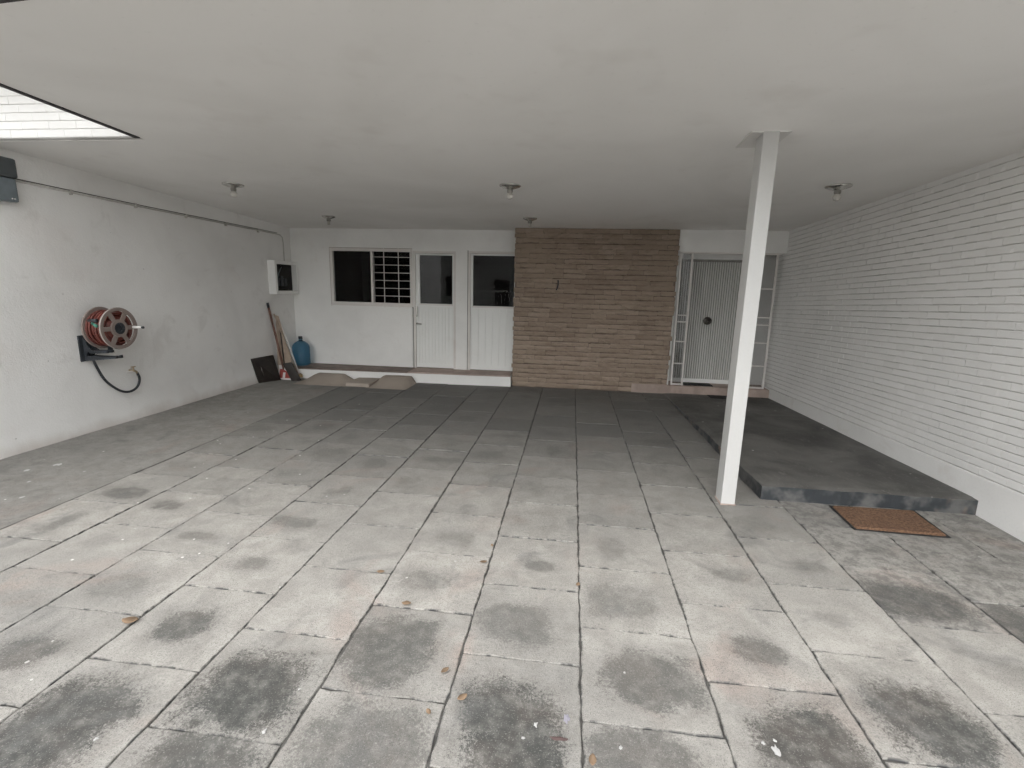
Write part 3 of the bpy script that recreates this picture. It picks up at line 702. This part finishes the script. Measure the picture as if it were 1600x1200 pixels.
# ---------------------------------------------------------------- steel post
def post():
    p = thing('support_post', 'white square steel post holding up the carport roof', 'post', (1.228, 3.655, 0))
    x0, x1, y0, y1 = 1.178, 1.279, 3.583, 3.725
    MB().box(x0, x1, y0, y1, 0.001, cz(3.65)+.01).build('shaft', 'post', p, bevel=.005)
    MB().prism([(1.10, 3.585, cz(3.585)-.007), (1.352, 3.585, cz(3.585)-.007), (1.352, 3.90, cz(3.9)-.007), (1.10, 3.90, cz(3.9)-.007)], 0, (0, 0, .012)).build('top_plate', 'patch', p)
    MB().box(x0-.006, x1+.006, y0-.006, y1+.006, .002, .012).build('weld_bead', 'stone', p, bevel=.004)
post()

# ---------------------------------------------------------------- ceiling lamps
def lamp(x, y, r, long_bulb, label):
    z = cz(y); l = thing('ceiling_lamp', label, 'lamp', (x, y, z), 'bare bulb lamps on the carport ceiling')
    MB().lathe([(r, .004), (r, -.004), (r*.93, -.012), (r*.55, -.026), (r*.34, -.032), (r*.33, -.034)], (x, y, z), (0, 0, 1), 28).build('canopy', 'steel', l, True)
    MB().lathe([(.026, -.028), (.030, -.05), (.027, -.065), (.022, -.07)], (x, y, z), (0, 0, 1), 16).build('socket', 'socket', l, True)
    if long_bulb:
        MB().lathe([(.016, -.066), (.026, -.076), (.034, -.092), (.034, -.106), (.026, -.12), (.012, -.127), (.001, -.128)], (x, y, z), (0, 0, 1), 18).build('bulb', 'bulb', l, True)
    else:
        for a in range(3):
            q = 2*math.pi*a/3; MB().tube([(x+.012*math.cos(q), y+.012*math.sin(q), z-.068), (x+.012*math.cos(q), y+.012*math.sin(q), z-.115)], .008, 8).build('bulb_tube', 'bulb', l, True)
lamp(-3.60, 5.0, .105, True, 'bare bulb ceiling lamp nearest the left plaster wall')
lamp(-.672, 5.045, .108, True, 'bare bulb ceiling lamp in the middle of the ceiling')
lamp(2.37, 5.06, .11, True, 'bare bulb ceiling lamp nearest the right white brick wall')
lamp(-3.506, 6.85, .095, False, 'small ceiling lamp above the barred kitchen window')
lamp(-.632, 6.86, .10, False, 'small ceiling lamp above the left end of the brown brick wall')

# ---------------------------------------------------------------- things on the left wall
def meter_box():
    b = thing('meter_box', 'blue grey metal electric box high on the left wall', 'electric box', (XL, 3.6, 2.16))
    MB().box(XL-.01, XL+.07, 3.40, 3.80, 2.17, 2.36).build('lower_cover', 'greybox', b, bevel=.012)
    MB().box(XL-.01, XL+.085, 3.40, 3.81, 2.363, 2.52).build('upper_cover', 'greydark', b, bevel=.015)
    for y in (3.745, 3.765): MB().lathe([(.006, 0), (.005, .004), (.001, .005)], (XL+.07, y, 2.195), (1, 0, 0), 10).build('screw', 'white', b)
    MB().lathe([(.007, 0), (.005, .006), (.001, .007)], (XL+.008, 3.815, 2.17), (1, 0, 0), 10).build('screw', 'white', b)
meter_box()
c = thing('conduit', 'thin painted conduit running under the ceiling from grey box to fuse box', 'conduit', (XL, 5.5, 2.35))
pth = [(XL+.014, 3.80, 2.355), (XL+.014, 5.16, 2.335), (XL+.014, 7.55, 2.318), (XL+.014, 7.66, 2.312), (XL+.014, 7.72, 2.28), (XL+.014, 7.735, 2.20), (XL+.014, 7.735, 1.895)]
MB().tube(pth, .008, 10).build('pipe', 'conduit', c, True)
MB().tube([(XL+.012, 3.80, 2.372), (XL+.012, 5.16, 2.352), (XL+.012, 6.4, 2.344), (XL+.012, 7.58, 2.335)], .004, 8).build('cable', 'cable', c, True)
for y in (4.3, 5.0, 5.7, 6.4, 7.1): MB().box(XL-.004, XL+.028, y-.008, y+.008, 2.365-(y-3.8)*.0125-.035, 2.365-(y-3.8)*.0125+.012).build('clip', 'conduit', c)

def fuse_box():
    b = thing('fuse_box', 'white recessed fuse box with dark opening in the rear left corner', 'fuse box', (XL, 7.55, 1.37))
    x1, y0, y1, z0, z1 = XL+.125, 7.29, 7.94, 1.37, 1.90; t = .055
    mb = MB().box(XL-.01, x1, y0, y0+t, z0, z1).box(XL-.01, x1, y1-t*.7, y1, z0, z1).box(XL-.01, x1, y0+t, y1-t*.7, z0, z0+t).box(XL-.01, x1, y0+t, y1-t*.7, z1-t, z1)
    mb.build('case', 'rear', b, bevel=.008)
    MB().box(XL, XL+.03, y0+t, y1-t*.7, z0+t, z1-t).build('back_plate', 'dark', b)
    for k in range(3): MB().box(XL+.03, XL+.075, y0+.12+k*.1, y0+.19+k*.1, 1.5, 1.62+.04*(k == 1)).build('breaker', 'black', b, bevel=.006)
    MB().tube(smooth_path([(XL+.05, 7.45, 1.62), (XL+.07, 7.47, 1.7), (XL+.06, 7.53, 1.76), (XL+.04, 7.6, 1.8)]), .007, 8).build('wire', 'greybox', b, True)
fuse_box()

def hose_reel():
    cx, cy, cz_ = XL+.30, 4.337, 1.071; X = Vector((1, 0, 0))
    h = thing('hose_reel', 'wall mounted garden hose reel wound with red hose', 'hose reel', (XL, cy, .75))
    def flange(x, hub):
        mb = MB()
        def ring(r0, r1, t):
            n = 40
            for i in range(n):
                a, b = 2*math.pi*i/n, 2*math.pi*(i+1)/n
                q = lambda r, an, dx: (x+dx, cy+r*math.cos(an), cz_+r*math.sin(an))
                mb.add([q(r0, a, 0), q(r1, a, 0), q(r1, b, 0), q(r0, b, 0), q(r0, a, t), q(r1, a, t), q(r1, b, t), q(r0, b, t)], [(4, 5, 6, 7), (3, 2, 1, 0), (1, 5, 6, 2) if 0 else (1, 2, 6, 5), (0, 4, 7, 3)])
        ring(.172, .203, .016); ring(.055, .088, .020)
        for k in range(6):
            a = R(60*k); d = Vector((0, math.cos(a), math.sin(a))); p0 = Vector((x+.007, cy, cz_))
            mb.bar(p0+d*.08, p0+d*.178, .042, .012, up=(1, 0, 0))
        return mb
    f1 = flange(cx-.008, True).build('front_flange', 'reel', h)
    MB().torus((cx, cy, cz_), X, .200, .008, 40, 8).build('rim', 'rim', f1, True)
    f2 = flange(cx-.20, True).build('back_flange', 'reel', h); MB().torus((cx-.195, cy, cz_), X, .200, .008, 40, 8).build('rim', 'reel', f2, True)
    MB().lathe([(.11, 0), (.11, .17)], (cx-.185, cy, cz_), X, 24).build('drum', 'hose', h, True)
    MB().lathe([(.058, 0), (.058, .012), (.03, .013), (.03, .004)], (cx, cy, cz_), X, 24).build('hub', 'black', h)
    for L, (r, k) in enumerate(((.125, 7), (.148, 7), (.168, 5))):
        for i in range(k):
            x = cx-.175+.012*(L % 2)+i*(.16/k)
            MB().torus((x, cy+random.uniform(-.006, .006), cz_+random.uniform(-.005, .005)), (1, random.uniform(-.05, .05), random.uniform(-.05, .05)), r, .0115, 36, 8).build('hose_coil', 'hose', h, True)
    MB().tube([(cx-.12, cy-.155, cz_+.055), (cx-.05, cy-.178, cz_+.03)], .016, 10).build('hose_end', 'green', h, True)
    MB().tube([(cx-.16, cy-.15, cz_+.08), (cx-.05, cy-.175, cz_+.085)], .018, 8).build('coupling', 'black', h, True)
    MB().tube([(cx+.008, cy+.15, cz_), (cx+.10, cy+.16, cz_)], [.015, .012], 12).build('crank_handle', 'white', h, True)
    MB().lathe([(.013, 0), (.013, .018)], (cx+.10, cy+.16, cz_), X, 12).build('handle_tip', 'black', h)
    # bracket: wall plate, curved rib, horizontal arm
    mb = MB(); y = 4.24
    mb.box(XL-.005, XL+.016, y-.07, y+.07, .745, 1.0)
    prof = [(XL+.014, .985), (XL+.045, .95), (XL+.07, .88), (XL+.11, .855), (XL+.27, .86), (XL+.27, .835), (XL+.10, .825), (XL+.055, .84), (XL+.04, .80), (XL+.30, .80), (XL+.36, .815), (XL+.36, .785), (XL+.10, .755), (XL+.014, .745)]
    mb.prism([(x, y-.035, z) for x, z in prof], 0, (0, .022, 0)); mb.prism([(x, y+.02, z) for x, z in prof], 0, (0, .022, 0))
    mb.box(XL+.24, XL+.36, y-.036, y+.043, .788, .80)
    mb.build('bracket', 'black', h)
    MB().tube([(XL+.01, cy, cz_), (cx, cy, cz_)], .025, 14).bar((XL+.2, cy-.03, .83), (XL+.2, cy-.01, cz_), .03).build('axle', 'black', h, True)
    pts = smooth_path([(XL+.09, 4.21, .80), (XL+.075, 4.25, .70), (XL+.06, 4.34, .53), (XL+.05, 4.48, .40), (XL+.045, 4.60, .355), (XL+.05, 4.70, .385), (XL+.055, 4.74, .47), (XL+.05, 4.725, .545)], 8)
    MB().tube(pts, .0125, 10).build('tail_hose', 'black', h, True)
hose_reel()
t = thing('wall_tap', 'small brass tap on the left wall below the hose reel', 'tap', (XL, 4.69, .56))
MB().tube([(XL-.01, 4.68, .575), (XL+.07, 4.68, .575)], .012, 10).tube([(XL+.05, 4.68, .575), (XL+.052, 4.715, .56), (XL+.05, 4.726, .535)], .011, 10).build('body', 'brass', t, True)
MB().tube([(XL+.055, 4.68, .58), (XL+.055, 4.68, .615)], .008, 8).bar((XL+.055, 4.655, .617), (XL+.055, 4.705, .617), .014, .01).build('tap_handle', 'brass', t)
MB().bar((XL+.02, 4.63, .565), (XL+.05, 4.68, .57), .018, .012).build('valve_lever', 'white', t, bevel=.003)

# ---------------------------------------------------------------- clutter in the rear left corner
def cabinet_door():
    o = thing('cabinet_door', 'dark brown panelled cabinet door leaning on the left wall', 'cabinet door', (-4.70, 7.0, 0))
    A, B, C, D = Vector((-4.752, 6.83, .004)), Vector((-4.625, 7.19, .004)), Vector((-4.745, 7.22, .405)), Vector((-4.765, 6.70, .415))
    n = (B-A).cross(D-A).normalized(); n = -n if n.x < 0 else n
    q = lambda u, v: A.lerp(B, u).lerp(D.lerp(C, u), v)
    def pan(u0, u1, v0, v1, off, t): return MB().prism([q(u0, v0)+n*off, q(u1, v0)+n*off, q(u1, v1)+n*off, q(u0, v1)+n*off], 0, n*t)
    pan(0, 1, 0, 1, -.018, .018).build('board', 'wood_dark', o, bevel=.003)
    mb = MB()
    for a in ((0, .14, 0, 1), (.86, 1, 0, 1), (.14, .86, 0, .16), (.14, .86, .84, 1)): pan(*a, .0005, .009).v and mb.add(*(lambda m: (m.v, m.f))(pan(*a, .0005, .009)))
    mb.build('rail_frame', 'wood_dark', o, bevel=.002)
    pan(.24, .76, .27, .73, .001, .006).build('raised_panel', 'wood_dark', o, bevel=.003)
    MB().tube([q(.27, .28)+n*.02, q(.25, .5)+n*.026, q(.27, .66)+n*.02], .006, 8).build('handle', 'steel', o, True)
cabinet_door()
def pole(name, a, b, r, mat, label, cat, extra=None):
    o = thing(name, label, cat, b); a, b = Vector(a), Vector(b)
    MB().tube([b, b.lerp(a, .5)+Vector((0, .004, 0)), a], r, 10).build('shaft', mat, o, True)
    if extra: extra(o, a, b)
    return o
pole('broom_stick', (-4.765, 7.20, 1.235), (-4.60, 7.30, .01), .017, 'wood_red', 'tall red brown wooden pole with a black tip leaning in the corner', 'pole',
     lambda o, a, b: MB().tube([a.lerp(b, .06), a+(a-b)*.003], .020, 10).build('tip', 'black', o, True))
def broom_head(o, a, b):
    d = Vector((.8, .5, 0)).normalized()
    MB().bar(b+Vector((-.02, -.01, .05))-d*.05, b+Vector((-.02, -.01, .05))+d*.06, .05, .03).build('broom_head', 'wood_tan', o, bevel=.005)
    MB().prism([b-d*.05+Vector((0, 0, .05)), b+d*.05+Vector((0, 0, .05)), b+d*.07+Vector((0, -.03, .004)), b-d*.07+Vector((0, -.03, .004))], 0, (.02, -.03, 0)).build('bristles', 'straw', o)
pole('broom', (-4.76, 7.34, 1.06), (-4.43, 7.40, .03), .011, 'wood_tan', 'broom with a tan wooden handle leaning beside the water bottle', 'broom', broom_head)
pole('mop_pole', (-4.70, 7.42, .90), (-4.40, 7.40, .01), .010, 'white', 'white painted metal pole leaning in front of the water bottle', 'pole')
pole('short_stick', (-4.70, 7.38, .84), (-4.63, 7.34, .06), .009, 'wood_dark', 'short thin dark stick standing between the leaning poles', 'stick')
bd = MB().prism([(-4.735, 7.30, .02), (-4.50, 7.43, .02), (-4.72, 7.40, 1.02), (-4.755, 7.37, 1.04)], 0, (-.006, .010, 0)).build('tapered_board', 'wood_tan', None, bevel=.002)
tag(bd, 'tall tapering tan board standing behind the poles in the corner', 'board')
def red_sign():
    s = thing('red_sign', 'white bordered red sign board standing low in the corner', 'sign', (-4.58, 7.25, 0)); y = 7.235
    MB().prism([(-4.705, y, .004), (-4.46, y+.015, .004), (-4.47, y+.05, .14), (-4.66, y+.055, .235), (-4.705, y+.055, .235)], 0, (0, .012, 0)).build('board', 'white', s, bevel=.002)
    MB().prism([(-4.675, y-.004, .035), (-4.49, y+.008, .035), (-4.49, y+.028, .10), (-4.63, y+.036, .175), (-4.675, y+.036, .175)], 0, (0, .006, 0)).build('red_field', 'red', s)
    MB().prism([(-4.615, y-.003, .04), (-4.575, y-.002, .04), (-4.575, y+.024, .125), (-4.615, y+.025, .125)], 0, (0, -.004, 0)).build('white_bar', 'white', s)
red_sign()
tag(MB().prism([(-4.42, 7.17, .004), (-4.31, 7.27, .004), (-4.45, 7.24, .30), (-4.555, 7.16, .285)], 0, (.006, -.016, .004)).build('dark_board', 'wood_dark', None, bevel=.003), 'small dark brown board leaning across the red sign', 'board')
def jug():
    x, y, z = -4.555, 7.72, .182; j = thing('water_bottle', 'large blue plastic water bottle standing on the ledge', 'bottle', (x, y, z))
    r = .142
    prof = [(.02, .004), (r-.03, .0), (r-.005, .012), (r, .03), (r, .10), (r-.007, .112), (r, .124), (r, .20), (r-.007, .212), (r, .224), (r, .30), (r-.008, .335), (r-.035, .372), (r-.075, .40), (.034, .415), (.030, .425), (.030, .455)]
    MB().lathe(prof, (x, y, z), (0, 0, 1), 32).build('bottle_body', 'jug', j, True)
    MB().lathe([(.033, .445), (.033, .485), (.028, .488)], (x, y, z), (0, 0, 1), 20).build('cap', 'black', j)
jug()
def ramp(x0, x1, tx0, tx1, y0, y1, zt, label):
    nx, ny = 16, 8; vs = []; fs = []
    for j in range(ny+1):
        for i in range(nx+1):
            u, v = i/nx, j/ny; x = x0+(x1-x0)*u; y = y0+(y1-y0)*v
            side = min(max((x-x0)/(tx0-x0+1e-6), 0), 1)*min(max((x1-x)/(x1-tx1+1e-6), 0), 1)
            hgt = min(v*1.25, 1)*side
            hgt = hgt*hgt*(3-2*hgt)*.4+hgt*.6
            z = zt*hgt+.001+abs(noise.noise((x*7, y*7, 2)))*.008*min(1, hgt*4+.3)
            vs.append((x, y+(.02*noise.noise((x*5, 1, 0)) if j == 0 else 0), z if 0 < j else .002))
    for j in range(ny):
        for i in range(nx): a = j*(nx+1)+i; fs.append((a, a+1, a+nx+2, a+nx+1))
    k = len(vs); vs += [(vs[ny*(nx+1)+i][0], y1, -.01) for i in range(nx+1)]
    for i in range(nx): fs.append((ny*(nx+1)+i, ny*(nx+1)+i+1, k+i+1, k+i))
    tag(MB().add(vs, fs).build('cement_ramp', 'cement', None, True), label, 'ramp', 'cement ramps at the ledge')
ramp(-4.30, -3.42, -4.08, -3.66, 6.98, 7.43, .115, 'sloping cement ramp against the ledge beside the leaning boards')
ramp(-3.10, -2.46, -2.98, -2.54, 6.96, 7.50, .115, 'sloping cement ramp against the ledge below the barred window')
tag(rough_box(-3.44, -3.06, 7.02, 7.50, -.01, .055, .01, 14).build('cement_fill', 'cement'), 'low strip of rough cement joining the two ramps', 'cement strip')

# ---------------------------------------------------------------- dry leaves
def leaf(x, y, s, a, label):
    n = 7; vs = []; fs = []; ca, sa = math.cos(a), math.sin(a); cu = random.uniform(.2, .5)
    for i in range(n):
        t = i/(n-1); w = math.sin(math.pi*min(1, t*.93+.04))**.8*.32
        for k in (-1, 0, 1):
            u, v = (t-.5)*s, k*w*s; z = .0075+abs(k)*w*s*cu+((t-.5)**2)*s*.5+random.uniform(0, .002); vs.append((x+u*ca-v*sa, y+u*sa+v*ca, z))
    for i in range(n-1):
        for k in (0, 1): b = i*3+k; fs.append((b, b+1, b+4, b+3))
    o = MB().add(vs, fs).build('dry_leaf', 'leaf', None, True); md = o.modifiers.new('s', 'SOLIDIFY'); md.thickness = .0008
    tag(o, label, 'leaf', 'dry leaves on the driveway')
for x, y, s, a, l in ((-.44, 2.51, .05, .3, 'curled tan leaf beside the slab joint in mid driveway'), (.10, 2.38, .04, 1.2, 'small brown leaf on the joint line right of the driveway centre'), (-.45, 1.69, .045, .9, 'curled brown leaf on the pale slab left of the largest dark stain'),
                      (-.75, 2.08, .055, .1, 'pale orange leaf on a cross joint left of centre'), (-.35, 1.57, .05, .7, 'thin twisted tan leaf at the edge of the largest dark stain'), (-.42, 2.70, .035, 1.9, 'farthest small dark leaf on the centre joint'),
                      (-.98, 2.32, .05, .2, 'flat orange leaf where two joints meet left of centre'), (-1.96, 1.76, .085, .15, 'long orange leaf scrap on the joint at the lower left'), (.14, 1.385, .05, 1.5, 'orange leaf at the bottom edge of the driveway'), (-.46, 1.49, .032, 2.2, 'tiny dark leaf fragment on the bottom left slab')):
    leaf(x, y, s*.85, a, l)

# ---------------------------------------------------------------- the street behind the viewer (seen only in the door glass)
def front_wall():
    g = thing('front_gate', 'white steel bar gate closing the driveway behind the viewer', 'gate', (-1, -5.6, 0))
    for x in (-4.7, -2.1, .5, 3.0): MB().box(x-.05, x+.05, -5.65, -5.55, -.05, 1.5).build('gate_post', 'frame', g)
    for z in (.15, 1.35): MB().box(-4.65, 2.95, -5.62, -5.58, z, z+.05).build('gate_rail', 'frame', g)
    for i in range(48): MB().box(-4.6+i*.16, -4.58+i*.16, -5.61, -5.59, .2, 1.35).build('gate_bar', 'frame', g)
front_wall()
def neighbour():
    h = thing('neighbour_house', 'grey flat roofed house across the street behind the viewer', 'house', (-3, -19, 0))
    holed_wall(-11, 5, -.05, 3.2, -18, -.25, [(-9, -7, .9, 2.2), (-5.5, -4.4, -.06, 2.1), (-2.5, .5, .9, 2.2)]).build('wall', 'pavement', h)
    MB().box(-11, 5, -24, -18.3, 3.2, 3.35).build('roof_slab', 'pavement', h)
    MB().box(-11.3, 5.3, -18.1, -17.9, 3.2, 3.9).build('parapet', 'pavement', h)
    for a, b, z in ((-9, -7, .9), (-2.5, .5, .9)): MB().box(a, b, -18.2, -18.18, z, 2.2).build('pane', 'glass', h)
    MB().box(-5.5, -4.4, -18.2, -18.15, 0, 2.1).build('door', 'wood_dark', h)
    MB().box(-11, 5, -24, -23.8, -.05, 3.2).build('back_wall', 'dark', h)
neighbour()
